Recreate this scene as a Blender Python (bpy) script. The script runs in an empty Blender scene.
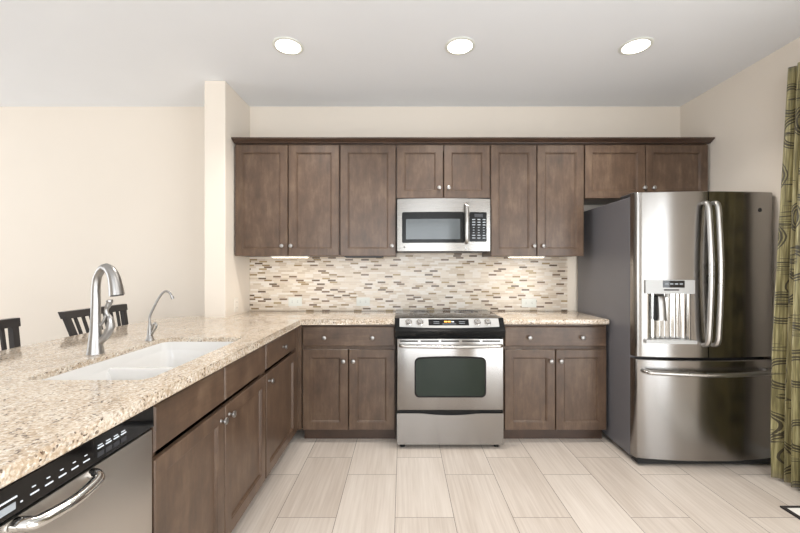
import bpy, bmesh, math, random
from mathutils import Vector, Matrix
random.seed(7)
PI = math.pi
SC = bpy.context.scene
COL = SC.collection

# ------------------------------------------------------------------ camera, light, exposure
EYE = 1.289
cam_d = bpy.data.cameras.new('camera'); cam = bpy.data.objects.new('camera', cam_d); COL.objects.link(cam)
cam.location = (0, 0, EYE); cam.rotation_euler = (PI/2, 0, 0)
cam_d.sensor_width = 36.0; cam_d.lens = 36.0*375.0/800.0
cam_d.shift_x = -3.0/800.0; cam_d.shift_y = 1.5/800.0; cam_d.clip_start = 0.02
SC.camera = cam
SC.view_settings.view_transform = 'Standard'; SC.view_settings.look = 'None'
SC.view_settings.gamma = 1.0; SC.view_settings.use_curve_mapping = False
SC.view_settings.exposure = -0.08
SC.cycles.use_denoising = True
SC.cycles.max_bounces = 10; SC.cycles.diffuse_bounces = 6; SC.cycles.glossy_bounces = 5
SC.cycles.sample_clamp_indirect = 6.0
W = bpy.data.worlds.new('sky'); SC.world = W; W.use_nodes = True
W.node_tree.nodes['Background'].inputs[0].default_value = (0.9, 0.95, 1.0, 1)
W.node_tree.nodes['Background'].inputs[1].default_value = 1.2

def area(name, loc, rot, sx, sy, power, color=(1, 1, 1), spread=PI):
    l = bpy.data.lights.new(name, 'AREA'); l.shape = 'RECTANGLE'; l.size = sx; l.size_y = sy
    l.energy = power; l.color = color; l.spread = spread
    o = bpy.data.objects.new(name, l); o.location = loc; o.rotation_euler = rot; COL.objects.link(o)
    return o
# area lamps as daylight, at three openings added outside the frame to light the room
area('added_daylight_rear', (-0.35, -3.58, 1.45), (PI/2+0.25, 0, 0), 3.6, 2.0, 115, (0.93, 0.97, 1.0))
area('added_daylight_right', (2.58, -0.95, 1.08), (0, PI/2+0.05, 0), 2.0, 3.3, 125, (0.93, 0.97, 1.0))
area('added_daylight_dining', (-5.55, 1.3, 1.45), (0, -PI/2-0.2, 0), 2.0, 2.6, 52, (0.97, 0.985, 1.0))

# ------------------------------------------------------------------ node materials
def lin(h):
    h = h.lstrip('#'); v = [int(h[i:i+2], 16)/255 for i in (0, 2, 4)]
    return tuple((c/12.92 if c <= 0.04045 else ((c+0.055)/1.055)**2.4) for c in v)+(1.0,)

class NT:
    def __init__(s, name):
        s.m = bpy.data.materials.new(name); s.m.use_nodes = True
        s.t = s.m.node_tree; s.b = s.t.nodes['Principled BSDF']
    def n(s, kind, **kw):
        nd = s.t.nodes.new(kind)
        for k, v in kw.items(): setattr(nd, k, v)
        return nd
    def put(s, sock, v):
        if isinstance(v, bpy.types.NodeSocket): s.t.links.new(v, sock)
        elif v is not None: sock.default_value = v
    def math(s, op, a, b=None, c=None):
        nd = s.n('ShaderNodeMath', operation=op)
        for i, v in enumerate((a, b, c)): s.put(nd.inputs[i], v)
        return nd.outputs[0]
    def coord(s, out='Object'): return s.n('ShaderNodeTexCoord').outputs[out]
    def mapping(s, vec, scale=(1, 1, 1), loc=(0, 0, 0)):
        nd = s.n('ShaderNodeMapping'); s.put(nd.inputs['Vector'], vec)
        nd.inputs['Scale'].default_value = scale; s.put(nd.inputs['Location'], loc); return nd.outputs[0]
    def noise(s, vec, scale=5, detail=3, rough=0.55, dist=0):
        nd = s.n('ShaderNodeTexNoise'); s.put(nd.inputs['Vector'], vec)
        nd.inputs['Scale'].default_value = scale; nd.inputs['Detail'].default_value = detail
        nd.inputs['Roughness'].default_value = rough; nd.inputs['Distortion'].default_value = dist
        return nd.outputs[0]
    def ramp(s, fac, stops, interp='LINEAR'):
        nd = s.n('ShaderNodeValToRGB'); s.put(nd.inputs[0], fac); cr = nd.color_ramp; cr.interpolation = interp
        while len(cr.elements) < len(stops): cr.elements.new(0.5)
        for e, (p, c) in zip(cr.elements, stops): e.position = p; e.color = c
        return nd.outputs[0]
    def mix(s, fac, a, b, mode='MIX'):
        nd = s.n('ShaderNodeMix', data_type='RGBA', blend_type=mode)
        s.put(nd.inputs[0], fac); s.put(nd.inputs[6], a); s.put(nd.inputs[7], b); return nd.outputs[2]
    def xyz(s, vec):
        nd = s.n('ShaderNodeSeparateXYZ'); s.put(nd.inputs[0], vec); return nd.outputs
    def comb(s, x, y, z):
        nd = s.n('ShaderNodeCombineXYZ')
        for i, v in enumerate((x, y, z)): s.put(nd.inputs[i], v)
        return nd.outputs[0]
    def white(s, vec):
        nd = s.n('ShaderNodeTexWhiteNoise', noise_dimensions='3D'); s.put(nd.inputs[0], vec); return nd.outputs[0]
    def bump(s, h, strength=0.2, dist=0.01):
        nd = s.n('ShaderNodeBump'); nd.inputs['Strength'].default_value = strength
        nd.inputs['Distance'].default_value = dist; s.put(nd.inputs['Height'], h)
        s.t.links.new(nd.outputs[0], s.b.inputs['Normal'])
    def set(s, **kw):
        for k, v in kw.items(): s.put(s.b.inputs[k.replace('_', ' ')], v)
        return s.m

def plain(name, col, rough=0.5, metal=0.0, **kw):
    t = NT(name); c = lin(col) if isinstance(col, str) else col
    n = t.noise(t.coord(), 40, 2)
    cc = t.mix(t.math('MULTIPLY', n, 0.06), c, (c[0]*0.8, c[1]*0.8, c[2]*0.8, 1))
    return t.set(Base_Color=cc, Roughness=rough, Metallic=metal, **kw)

def painted(name, col, rough=0.85):
    t = NT(name); co = t.coord(); n = t.noise(co, 2.0, 2)
    c = lin(col); d = tuple(x*0.96 for x in c[:3])+(1,)
    t.bump(t.noise(co, 180, 2), 0.06, 0.002)
    return t.set(Base_Color=t.mix(n, c, d), Roughness=rough)

def wood(name, horiz=False, base=('#382a20', '#564233', '#75604d')):
    t = NT(name); co = t.coord(); rnd = t.n('ShaderNodeObjectInfo').outputs['Random']
    off = t.comb(t.math('MULTIPLY', rnd, 37), t.math('MULTIPLY', rnd, 11), t.math('MULTIPLY', rnd, 53))
    sc = (1.6, 9, 9) if horiz else (9, 9, 1.6)
    g = t.noise(t.mapping(co, sc, off), 2.6, 5, 0.62, 0.35)
    fine = t.noise(t.mapping(co, (6, 120, 120) if horiz else (120, 120, 6), off), 1.5, 3, 0.6)
    cloud = t.noise(t.mapping(co, (7, 7, 4), off), 1.3, 4, 0.65)
    f = t.math('ADD', t.math('MULTIPLY', g, 0.36), t.math('ADD', t.math('MULTIPLY', fine, 0.10), t.math('MULTIPLY', cloud, 0.54)))
    c = t.ramp(f, [(0.28, lin(base[0])), (0.5, lin(base[1])), (0.74, lin(base[2]))])
    c = t.mix(t.math('MULTIPLY', rnd, 0.10), c, lin(base[0]))
    t.bump(fine, 0.05, 0.001)
    return t.set(Base_Color=c, Roughness=t.math('ADD', 0.36, t.math('MULTIPLY', g, 0.1)), Coat_Weight=0.25, Coat_Roughness=0.25)

def steel(name, col='#b5b3b0', rough=0.24, scale=(3, 3, 700), streak=False):
    t = NT(name); kw = {}
    if streak:
        tg = t.n('ShaderNodeTangent', direction_type='RADIAL', axis='Z'); kw = dict(Tangent=tg.outputs[0], Anisotropic=0.8, Anisotropic_Rotation=0.25)
    co = t.coord(); n = t.noise(t.mapping(co, scale), 1.0, 3)
    c = lin(col); r = t.math('ADD', rough-0.04, t.math('MULTIPLY', n, 0.08))
    return t.set(Base_Color=t.mix(t.math('MULTIPLY', n, 0.22), c, tuple(x*0.8 for x in c[:3])+(1,)), Metallic=1.0, Roughness=r, **kw)

def granite():
    t = NT('cream_granite'); co = t.coord()
    v = t.n('ShaderNodeTexVoronoi'); t.put(v.inputs['Vector'], t.mapping(co, (1, 1, 1))); v.inputs['Scale'].default_value = 175
    cell = v.outputs['Color']; r = t.xyz(cell)
    big = t.noise(t.mapping(co, (1.5, 1, 1)), 11, 4, 0.6, 0.6)
    med = t.noise(co, 105, 4, 0.65, 0.4)
    c = t.ramp(big, [(0.3, lin('#d9cfc0')), (0.5, lin('#cebfac')), (0.68, lin('#bdaa92'))])
    c = t.mix(t.ramp(med, [(0.5, (0, 0, 0, 1)), (0.62, (0.75, 0.75, 0.75, 1))]), c, lin('#a48c72'))
    c = t.mix(t.ramp(med, [(0.36, (0.85, 0.85, 0.85, 1)), (0.46, (0, 0, 0, 1))]), c, lin('#ece6dc'))
    dark = t.math('GREATER_THAN', r[0], 0.87); grey = t.math('GREATER_THAN', r[1], 0.90)
    fle = t.noise(co, 26, 3, 0.7)
    c = t.mix(t.math('MULTIPLY', grey, 0.4), c, lin('#8c8178'))
    c = t.mix(t.math('MULTIPLY', dark, t.ramp(fle, [(0.42, (0.1, 0.1, 0.1, 1)), (0.6, (0.95, 0.95, 0.95, 1))])), c, lin('#4a3528'))
    return t.set(Base_Color=c, Roughness=0.12, Coat_Weight=0.3, Coat_Roughness=0.05)

def floor_tile():
    t = NT('linen_plank_tile'); p = t.xyz(t.coord())
    u = t.math('DIVIDE', t.math('ADD', p[0], 0.041), 0.3045); col = t.math('FLOOR', u)
    par = t.math('ABSOLUTE', t.math('MODULO', col, 2.0))
    v = t.math('DIVIDE', t.math('ADD', t.math('SUBTRACT', p[1], 2.552), t.math('MULTIPLY', par, 0.212)), 0.615)
    row = t.math('FLOOR', v)
    fu = t.math('FRACT', u); fv = t.math('FRACT', v)
    eu = t.math('MULTIPLY', t.math('MINIMUM', fu, t.math('SUBTRACT', 1.0, fu)), 0.3045)
    ev = t.math('MULTIPLY', t.math('MINIMUM', fv, t.math('SUBTRACT', 1.0, fv)), 0.615)
    e = t.math('MINIMUM', eu, ev)
    gr = t.math('LESS_THAN', e, 0.0016)
    rn = t.white(t.comb(col, row, 3.0))
    off = t.math('MULTIPLY', rn, 31.0)
    st = t.noise(t.mapping(t.comb(t.math('ADD', p[0], off), t.math('ADD', p[1], off), 0.0), (70, 2.2, 1)), 1.0, 4, 0.6, 0.25)
    cl = t.noise(t.mapping(t.comb(t.math('ADD', p[0], off), p[1], 0.0), (9, 1.2, 1)), 1.0, 3)
    f = t.math('ADD', t.math('MULTIPLY', st, 0.5), t.math('ADD', t.math('MULTIPLY', cl, 0.3), t.math('MULTIPLY', rn, 0.13)))
    c = t.ramp(f, [(0.32, lin('#bdb1a6')), (0.52, lin('#d0c6bc')), (0.75, lin('#dfd7ce'))])
    c = t.mix(gr, c, lin('#7d746b'))
    t.bump(t.math('MULTIPLY', gr, -1.0), 0.25, 0.002)
    return t.set(Base_Color=c, Roughness=t.math('ADD', 0.33, t.math('MULTIPLY', gr, 0.4)))

def mosaic():
    t = NT('linear_glass_mosaic'); p = t.xyz(t.coord())
    v = t.math('DIVIDE', p[2], 0.0165); row = t.math('FLOOR', v)
    ro = t.white(t.comb(row, 5.0, 1.0))
    u = t.math('ADD', t.math('DIVIDE', p[0], 0.0700), t.math('MULTIPLY', ro, 7.0)); col = t.math('FLOOR', u)
    fu = t.math('FRACT', u); fv = t.math('FRACT', v)
    e = t.math('MINIMUM', t.math('MULTIPLY', t.math('MINIMUM', fu, t.math('SUBTRACT', 1.0, fu)), 0.070),
               t.math('MULTIPLY', t.math('MINIMUM', fv, t.math('SUBTRACT', 1.0, fv)), 0.0165))
    gr = t.math('LESS_THAN', e, 0.0011)
    rn = t.white(t.comb(col, row, 9.0)); even = t.math('LESS_THAN', t.math('ABSOLUTE', t.math('MODULO', col, 2.0)), 0.5)
    pale = t.ramp(rn, [(0.0, lin('#e4d9ca')), (0.3, lin('#d9ccbc')), (0.55, lin('#ebe4db')), (0.8, lin('#d0c1ae'))], 'CONSTANT')
    glass = t.ramp(t.white(t.comb(row, col, 2.0)), [(0.0, lin('#725c49')), (0.42, lin('#957f5c')), (0.68, lin('#5c4a3a')), (0.86, lin('#ab966f'))], 'CONSTANT')
    c = t.mix(t.math('MULTIPLY', even, t.math('LESS_THAN', t.white(t.comb(col, row, 4.0)), 0.30)), pale, glass)
    vein = t.noise(t.mapping(t.coord(), (30, 30, 200)), 1.0, 3)
    c = t.mix(t.math('MULTIPLY', vein, 0.22), c, lin('#b9a68e'))
    c = t.mix(gr, c, lin('#d8d0c5'))
    t.bump(t.math('MULTIPLY', gr, -1.0), 0.3, 0.001)
    return t.set(Base_Color=c, Roughness=t.math('ADD', 0.22, t.math('MULTIPLY', gr, 0.5)))

def curtain_mat():
    t = NT('olive_satin_print'); uv = t.coord('UV')
    co = t.mapping(uv, (1.0, 0.85, 1.0))
    dn = t.n('ShaderNodeTexVoronoi', voronoi_dimensions='2D'); t.put(dn.inputs['Vector'], co)
    dn.inputs['Scale'].default_value = 4.2; dn.inputs['Randomness'].default_value = 0.8
    d = t.math('ADD', dn.outputs['Distance'], t.math('MULTIPLY', t.noise(uv, 14, 2), 0.05))
    m = 0.0
    for c0, w in ((0.26, 0.016), (0.315, 0.020), (0.37, 0.012)):
        k = t.math('LESS_THAN', t.math('ABSOLUTE', t.math('SUBTRACT', d, c0)), w)
        m = k if isinstance(m, float) else t.math('MAXIMUM', m, k)
    tw = t.noise(t.mapping(uv, (2.2, 42, 1)), 1.0, 2, 0.5, 0.8)
    gate = t.math('GREATER_THAN', t.noise(t.mapping(uv, (2, 6, 1)), 1.0, 1), 0.56)
    m = t.math('MAXIMUM', m, t.math('MULTIPLY', gate, t.math('LESS_THAN', t.math('ABSOLUTE', t.math('SUBTRACT', tw, 0.5)), 0.03)))
    silk = t.noise(t.mapping(uv, (160, 5, 1)), 1.0, 3)
    c = t.ramp(silk, [(0.3, lin('#5c5538')), (0.5, lin('#877e54')), (0.7, lin('#b5ac82'))])
    c = t.mix(t.math('MULTIPLY', m, 0.9), c, lin('#2c2419'))
    return t.set(Base_Color=c, Roughness=0.42, Sheen_Weight=0.3)

def emit(name, col, strength):
    t = NT(name); c = lin(col) if isinstance(col, str) else col
    return t.set(Base_Color=c, Emission_Color=c, Emission_Strength=strength, Roughness=0.5)

M = dict(
    wall=painted('warm_ivory_paint', '#e5dcd0'), ceil=painted('flat_white_paint', '#eceff3', 0.9),
    floor=floor_tile(), wood=wood('taupe_stained_maple'), woodh=wood('taupe_stained_maple_cross', True),
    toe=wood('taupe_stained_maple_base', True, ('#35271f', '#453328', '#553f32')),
    shadow=plain('cabinet_interior', '#2e231c', 0.7), granite=granite(), mosaic=mosaic(),
    steel=steel('brushed_stainless', '#9c9995', 0.27), steelv=steel('brushed_stainless_upright', '#9b9895', 0.23, (260, 260, 3), True),
    dwsteel=steel('satin_stainless', '#d2cdc7', 0.36, (2, 2, 2)), bar=steel('bright_bar_steel', '#bdbbb8', 0.28, (2, 2, 2)),
    nickel=steel('brushed_nickel', '#aaa8a6', 0.34, (20, 20, 20)), chrome=steel('polished_steel', '#cfcdca', 0.12, (8, 8, 8)),
    black=plain('black_enamel', '#111213', 0.22, Specular_IOR_Level=0.25), blackglass=plain('black_ceramic_glass', '#0b0b0c', 0.06),
    ovenglass=plain('smoked_oven_glass', '#1c2720', 0.05, Specular_IOR_Level=0.35), mwglass=plain('grey_screened_glass', '#565c60', 0.12),
    greyside=plain('charcoal_grey_enamel', '#68676b', 0.34), dgrey=plain('dark_grey_plastic', '#303236', 0.4),
    porcelain=plain('white_porcelain', '#e4e3e1', 0.12, Coat_Weight=0.5), white=plain('white_plastic', '#e2e4de', 0.4),
    slot=plain('dark_slot', '#35322f', 0.6), key=plain('pale_grey_key', '#9aa0a6', 0.5), mark=plain('white_print', '#dfe6ee', 0.5),
    amber=emit('amber_digit', '#ffb24a', 1.2), espresso=plain('espresso_painted_wood', '#2b2829', 0.35),
    seat=plain('black_leatherette', '#201d1c', 0.45), curtain=curtain_mat(), rod=plain('bronze_rod', '#33281f', 0.35, 0.7),
    lamp=emit('lamp_glow', '#fff6e8', 9.0), strip=emit('strip_glow', '#fff0d8', 4.0), silver=plain('silver_plastic', '#b4b4b3', 0.45, 0.4),
    ivory=plain('ivory_plastic', '#e6e0d6', 0.5),
    matw=plain('white_mat_pile', '#e9e6e1', 0.9), matb=plain('black_mat_binding', '#2a2625', 0.8), rubber=plain('black_rubber', '#161616', 0.7),
    reveal=plain('window_frame_white', '#eeeeea', 0.4), groove=plain('burner_mark', '#4c4c50', 0.3),
)

# ------------------------------------------------------------------ mesh helpers
ORG = {}
def quad(bm, vs):
    try: return bm.faces.new(vs)
    except ValueError: return None
def box(bm, x0, x1, y0, y1, z0, z1, bev=0.0, seg=1):
    v = [bm.verts.new(c) for c in ((x0,y0,z0),(x1,y0,z0),(x1,y1,z0),(x0,y1,z0),(x0,y0,z1),(x1,y0,z1),(x1,y1,z1),(x0,y1,z1))]
    fs = [bm.faces.new([v[i] for i in f]) for f in ((0,3,2,1),(4,5,6,7),(0,1,5,4),(1,2,6,5),(2,3,7,6),(3,0,4,7))]
    if bev > 0:
        es = list({e for f in fs for e in f.edges})
        bmesh.ops.bevel(bm, geom=es, offset=bev, segments=seg, affect='EDGES', profile=0.5)
def prism(bm, pts, a, b, axis='z'):
    def mk(p, h): return {'z': (p[0], p[1], h), 'x': (h, p[0], p[1]), 'y': (p[0], h, p[1])}[axis]
    A = [bm.verts.new(mk(p, a)) for p in pts]; B = [bm.verts.new(mk(p, b)) for p in pts]
    n = len(pts)
    for i in range(n): bm.faces.new((A[i], A[(i+1) % n], B[(i+1) % n], B[i]))
    fa = bm.faces.new(A[::-1]); fb = bm.faces.new(B)
    return A, B, fa, fb
def frame(d):
    d = Vector(d).normalized(); h = Vector((0, 0, 1)) if abs(d.z) < 0.9 else Vector((1, 0, 0))
    x = h.cross(d).normalized(); return x, d.cross(x).normalized(), d
def lathe(bm, prof, c, d=(0, 0, 1), seg=20, loop=False):
    x, y, z = frame(d); c = Vector(c); rings = []
    for r, h in prof:
        if r < 1e-6: rings.append([bm.verts.new(c+z*h)])
        else: rings.append([bm.verts.new(c+z*h+(x*math.cos(2*PI*i/seg)+y*math.sin(2*PI*i/seg))*r) for i in range(seg)])
    for a, b in zip(rings, rings[1:]+(rings[:1] if loop else [])):
        for i in range(seg):
            j = (i+1) % seg
            if len(a) == 1 and len(b) == 1: continue
            if len(a) == 1: quad(bm, (a[0], b[i], b[j]))
            elif len(b) == 1: quad(bm, (a[i], a[j], b[0]))
            else: quad(bm, (a[i], a[j], b[j], b[i]))
    if loop: return
    if len(rings[0]) > 1: quad(bm, rings[0][::-1])
    if len(rings[-1]) > 1: quad(bm, rings[-1])
def tube(bm, pts, rad, seg=12, flat=1.0):
    pts = [Vector(p) for p in pts]; n = len(pts)
    if not isinstance(rad, (list, tuple)): rad = [rad]*n
    t = [(pts[min(i+1, n-1)]-pts[max(i-1, 0)]).normalized() for i in range(n)]
    u, v, _ = frame(t[0]); rings = []
    for i in range(n):
        if i:
            u = (u - t[i]*u.dot(t[i])).normalized(); v = t[i].cross(u).normalized()
        rings.append([bm.verts.new(pts[i]+(u*math.cos(2*PI*k/seg)+v*math.sin(2*PI*k/seg)*flat)*rad[i]) for k in range(seg)])
    for a, b in zip(rings, rings[1:]):
        for k in range(seg): quad(bm, (a[k], a[(k+1) % seg], b[(k+1) % seg], b[k]))
    quad(bm, rings[0][::-1]); quad(bm, rings[-1])
def spline(ctrl, n=8):
    P = [Vector(p) for p in ctrl]; P = [P[0]*2-P[1]]+P+[P[-1]*2-P[-2]]; out = []
    for i in range(1, len(P)-2):
        for k in range(n):
            s = k/n; a, b, c, d = P[i-1:i+3]
            out.append(0.5*((2*b)+(c-a)*s+(2*a-5*b+4*c-d)*s*s+(3*b-a-3*c+d)*s**3))
    out.append(P[-2]); return out
def ring_loft(bm, rings, cap0=True, cap1=True):
    R = [[bm.verts.new(p) for p in r] for r in rings]
    for a, b in zip(R, R[1:]):
        n = len(a)
        for i in range(n): quad(bm, (a[i], a[(i+1) % n], b[(i+1) % n], b[i]))
    if cap0: quad(bm, R[0][::-1])
    if cap1: quad(bm, R[-1])
def column_plate(bm, xs, zlo, zhi, fmap, thick):
    """solid plate cut into columns; fmap(x,z,depth)->point, depth 0 is the front"""
    fr = [(bm.verts.new(fmap(x, zlo(x), 0)), bm.verts.new(fmap(x, zhi(x), 0))) for x in xs]
    bk = [(bm.verts.new(fmap(x, zlo(x), thick)), bm.verts.new(fmap(x, zhi(x), thick))) for x in xs]
    for i in range(len(xs)-1):
        quad(bm, (fr[i][0], fr[i+1][0], fr[i+1][1], fr[i][1])); quad(bm, (bk[i][0], bk[i][1], bk[i+1][1], bk[i+1][0]))
        quad(bm, (fr[i][1], fr[i+1][1], bk[i+1][1], bk[i][1])); quad(bm, (fr[i][0], bk[i][0], bk[i+1][0], fr[i+1][0]))
    quad(bm, (fr[0][0], fr[0][1], bk[0][1], bk[0][0])); quad(bm, (fr[-1][0], bk[-1][0], bk[-1][1], fr[-1][1]))
def rounded(x0, x1, z0, z1, r, n=6, arch=0.0, mid=10):
    xs = [x0+r-r*math.cos(PI/2*i/n) for i in range(n+1)] + [x0+r+(x1-x0-2*r)*i/mid for i in range(1, mid)] + [x1-r+r*math.sin(PI/2*i/n) for i in range(n+1)]
    def cut(x):
        e = max(x0+r-x, x-(x1-r), 0.0); return r-math.sqrt(max(r*r-e*e, 0))
    xc, hw = (x0+x1)/2, (x1-x0)/2
    return xs, (lambda x: z0+cut(x)+1e-5), (lambda x: z1-cut(x)-1e-5*0-arch*((x-xc)/hw)**2)
def obj(name, bm, mat, parent=None, smooth=None):
    off = Vector(ORG.get(parent.name, (0, 0, 0))) if parent else Vector((0, 0, 0))
    bmesh.ops.recalc_face_normals(bm, faces=bm.faces)
    me = bpy.data.meshes.new(name); bm.to_mesh(me); bm.free()
    if off.length: me.transform(Matrix.Translation(-off))
    if smooth is not None:
        for p in me.polygons: p.use_smooth = True
        me.set_sharp_from_angle(angle=smooth)
    me.materials.append(mat)
    o = bpy.data.objects.new(name, me); COL.objects.link(o)
    if parent: o.parent = parent; ORG[o.name] = off
    return o
def thing(name, label, cat, loc=(0, 0, 0), rotz=0.0, group=None, local=False):
    o = bpy.data.objects.new(name, None); o.empty_display_size = 0.1; COL.objects.link(o)
    o.location = loc; o.rotation_euler = (0, 0, rotz); o['label'] = label; o['category'] = cat
    if group: o['group'] = group
    ORG[o.name] = (0, 0, 0) if local else loc
    return o
def tag(o, label, cat, group=None):
    o['label'] = label; o['category'] = cat
    if group: o['group'] = group
    return o
def struct(name, bm, mat, smooth=None):
    o = obj(name, bm, mat, None, smooth); o['kind'] = 'structure'; return o
def copy_tree(o, parent=None):
    c = o.copy(); COL.objects.link(c)
    if parent: c.parent = parent
    for ch in list(o.children): copy_tree(ch, c)
    return c
def B(): return bmesh.new()

# ------------------------------------------------------------------ the room
XR, XL, YB, YF, H = 2.44, -5.4, 3.30, -3.45, 2.71
bm = B(); box(bm, XL-.2, XR+.2, YF-.2, YB+.2, -0.1, 0); struct('floor', bm, M['floor'])
bm = B(); box(bm, XL-.2, XR+.2, YF-.2, YB+.2, H, H+.1); struct('ceiling', bm, M['ceil'])
bm = B(); box(bm, XL-.15, XR+.15, YB, YB+.12, 0, H); struct('wall_back', bm, M['wall'])
bm = B(); box(bm, -1.506, -1.346, 2.84, YB-.0005, 0, H, 0.006, 2); struct('wall_partition', bm, M['wall'])
def wall_x(name, x0, x1, ya, yb, za, zb):       # wall across the room's side with one opening
    bm = B(); box(bm, x0, x1, YF, ya, 0, H); box(bm, x0, x1, yb, YB-.0005, 0, H); box(bm, x0, x1, ya, yb, zb, H)
    if za > 0: box(bm, x0, x1, ya, yb, 0, za)
    return struct(name, bm, M['wall'])
wall_x('wall_right', XR, XR+.12, -2.6, 0.7, 0.0, 2.1)
wall_x('wall_left', XL-.12, XL, 0.0, 2.6, 0.45, 2.45)
bm = B()
box(bm, XL, -2.15, YF-.12, YF, 0, H); box(bm, 1.45, XR, YF-.12, YF, 0, H); box(bm, -2.15, 1.45, YF-.12, YF, 2.45, H); box(bm, -2.15, 1.45, YF-.12, YF, 0, 0.45)
struct('wall_front', bm, M['wall'])
def win_frame(name, pts, axis, t=0.05):
    (a0, a1), (z0, z1), h0, h1, bars = pts
    bm = B()
    def bx(p0, p1, q0, q1):
        if axis == 'x': box(bm, h0, h1, p0, p1, q0, q1)
        else: box(bm, p0, p1, h0, h1, q0, q1)
    bx(a0, a0+t, z0, z1); bx(a1-t, a1, z0, z1); bx(a0+t, a1-t, z1-t, z1); bx(a0+t, a1-t, z0, z0+t)
    for b in bars: bx(b-t/2, b+t/2, z0+t, z1-t)
    return struct(name, bm, M['reveal'])
win_frame('door_added', ((-2.6, 0.7), (0.0, 2.1), XR+.04, XR+.09, [-1.5, -0.4]), 'x')  # unseen patio door, added so daylight enters from the right
win_frame('window_added_rear', ((-2.15, 1.45), (0.45, 2.45), YF-.09, YF-.04, [-0.95, 0.25]), 'y')  # unseen rear window, added to light the room from behind the camera
win_frame('window_added_left', ((0.0, 2.6), (0.45, 2.45), XL-.09, XL-.04, [1.3]), 'x')  # unseen dining window, added to brighten the left side
bm = B(); box(bm, XR-.014, XR-.0005, 0.7, YB-.001, 0.0, 0.09, 0.003); struct('baseboard_right', bm, M['reveal'])
bm = B(); box(bm, XL+.0005, -1.518, YB-.014, YB-.0005, 0.0, 0.09, 0.003); struct('baseboard_back', bm, M['reveal'])

# backsplash
SPL1 = 1.443
bm = B(); box(bm, -1.3455, SPL1, YB-.009, YB-.0003, 0.9145, 1.425)
tag(obj('backsplash', bm, M['mosaic']), 'cream and brown linear mosaic tile backsplash between counter and upper cabinets', 'backsplash')

# ------------------------------------------------------------------ countertops
CT0, CT1 = 0.875, 0.914
FE = 2.7375
def counter_mesh(pts, bev=0.009):
    bm = B(); A, Bv, fa, fb = prism(bm, pts, CT0, CT1)
    es = [e for e in fb.edges] + [e for e in fa.edges]
    bmesh.ops.bevel(bm, geom=es, offset=bev, segments=3, affect='EDGES', profile=0.5)
    return bm
curve = []
for i in range(0, 11):
    a = PI - (PI/2)*i/10          # rounded outer corner near the partition
    curve.append((-1.53+0.30*math.cos(a), 2.63+0.30*math.sin(a)))
pts = [(-0.75, FE), (-0.048, FE), (-0.048, YB-.010), (-1.345, YB-.010), (-1.345, 2.838), (-1.508, 2.838), (-1.508, 2.93)]
pts += curve[::-1]
pts += [(-1.83, 0.22), (-0.75, 0.22)]
ctop = obj('countertop', counter_mesh(pts[::-1]), M['granite'], None, 0.6)
tag(ctop, 'L-shaped speckled cream granite countertop with peninsula holding the white sink', 'countertop')
# sink cut-out
SX0, SX1, SY0, SY1 = -1.283, -0.858, 1.255, 2.02
def rrect(x0, x1, y0, y1, r, n=6):
    out = []; q = r if isinstance(r, tuple) else (r, r)      # radii at the y1 end and the y0 end
    for cx, cy, a0, r in ((x1-q[0], y1-q[0], 0, q[0]), (x0+q[0], y1-q[0], PI/2, q[0]), (x0+q[1], y0+q[1], PI, q[1]), (x1-q[1], y0+q[1], 1.5*PI, q[1])):
        for i in range(n+1):
            a = a0+PI/2*i/n; out.append((cx+r*math.cos(a), cy+r*math.sin(a)))
    return out
bm = B(); prism(bm, rrect(SX0, SX1, SY0, SY1, 0.045), 0.8, 1.0); bmesh.ops.recalc_face_normals(bm, faces=bm.faces)
cme = bpy.data.meshes.new('cutter'); bm.to_mesh(cme); bm.free(); cut = bpy.data.objects.new('cutter', cme); COL.objects.link(cut)
md = ctop.modifiers.new('cut', 'BOOLEAN'); md.object = cut; md.operation = 'DIFFERENCE'; md.solver = 'EXACT'
dg = bpy.context.evaluated_depsgraph_get(); nm = bpy.data.meshes.new_from_object(ctop.evaluated_get(dg))
ctop.modifiers.clear(); ctop.data = nm; bpy.data.objects.remove(cut)
for p in nm.polygons: p.use_smooth = True
nm.set_sharp_from_angle(angle=0.6)
rc = obj('countertop', counter_mesh([(0.719, FE), (1.506, FE), (1.506, YB-.010), (0.719, YB-.010)]), M['granite'], None, 0.6)
tag(rc, 'short speckled granite countertop between the stove and the refrigerator', 'countertop')

# ------------------------------------------------------------------ cabinets (local: front at y=0 facing -y, x to the right)
def knob(parent, x, z):
    bm = B(); lathe(bm, [(0.0085, 0), (0.0085, 0.002), (0.0055, 0.005), (0.0055, 0.013), (0.012, 0.018), (0.0155, 0.022), (0.0145, 0.027), (0.008, 0.030), (0, 0.031)], (x, 0.0005, z), (0, -1, 0), 16)
    return obj('knob', bm, M['nickel'], parent, 0.7)
def shaker(parent, x0, x1, z0, z1, knobs=(), fr=0.058):
    def r(i, y): return [(x0+i, y, z0+i), (x1-i, y, z0+i), (x1-i, y, z1-i), (x0+i, y, z1-i)]
    bm = B(); ring_loft(bm, [r(0, .0205), r(0, .003), r(.003, 0), r(fr, 0), r(fr+.002, .003), r(fr+.006, .0035), r(fr+.011, .0115)])
    d = obj('door', bm, M['wood'], parent)
    for k in knobs: knob(d, *k)
    return d
def slab(parent, x0, x1, z0, z1, knobs=(), name='drawer'):
    def r(i, y): return [(x0+i, y, z0+i), (x1-i, y, z0+i), (x1-i, y, z1-i), (x0+i, y, z1-i)]
    bm = B(); ring_loft(bm, [r(0, .0205), r(0, .006), r(.003, .002), r(.006, 0)])
    d = obj(name, bm, M['woodh'], parent)
    for k in knobs: knob(d, *k)
    return d
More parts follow.
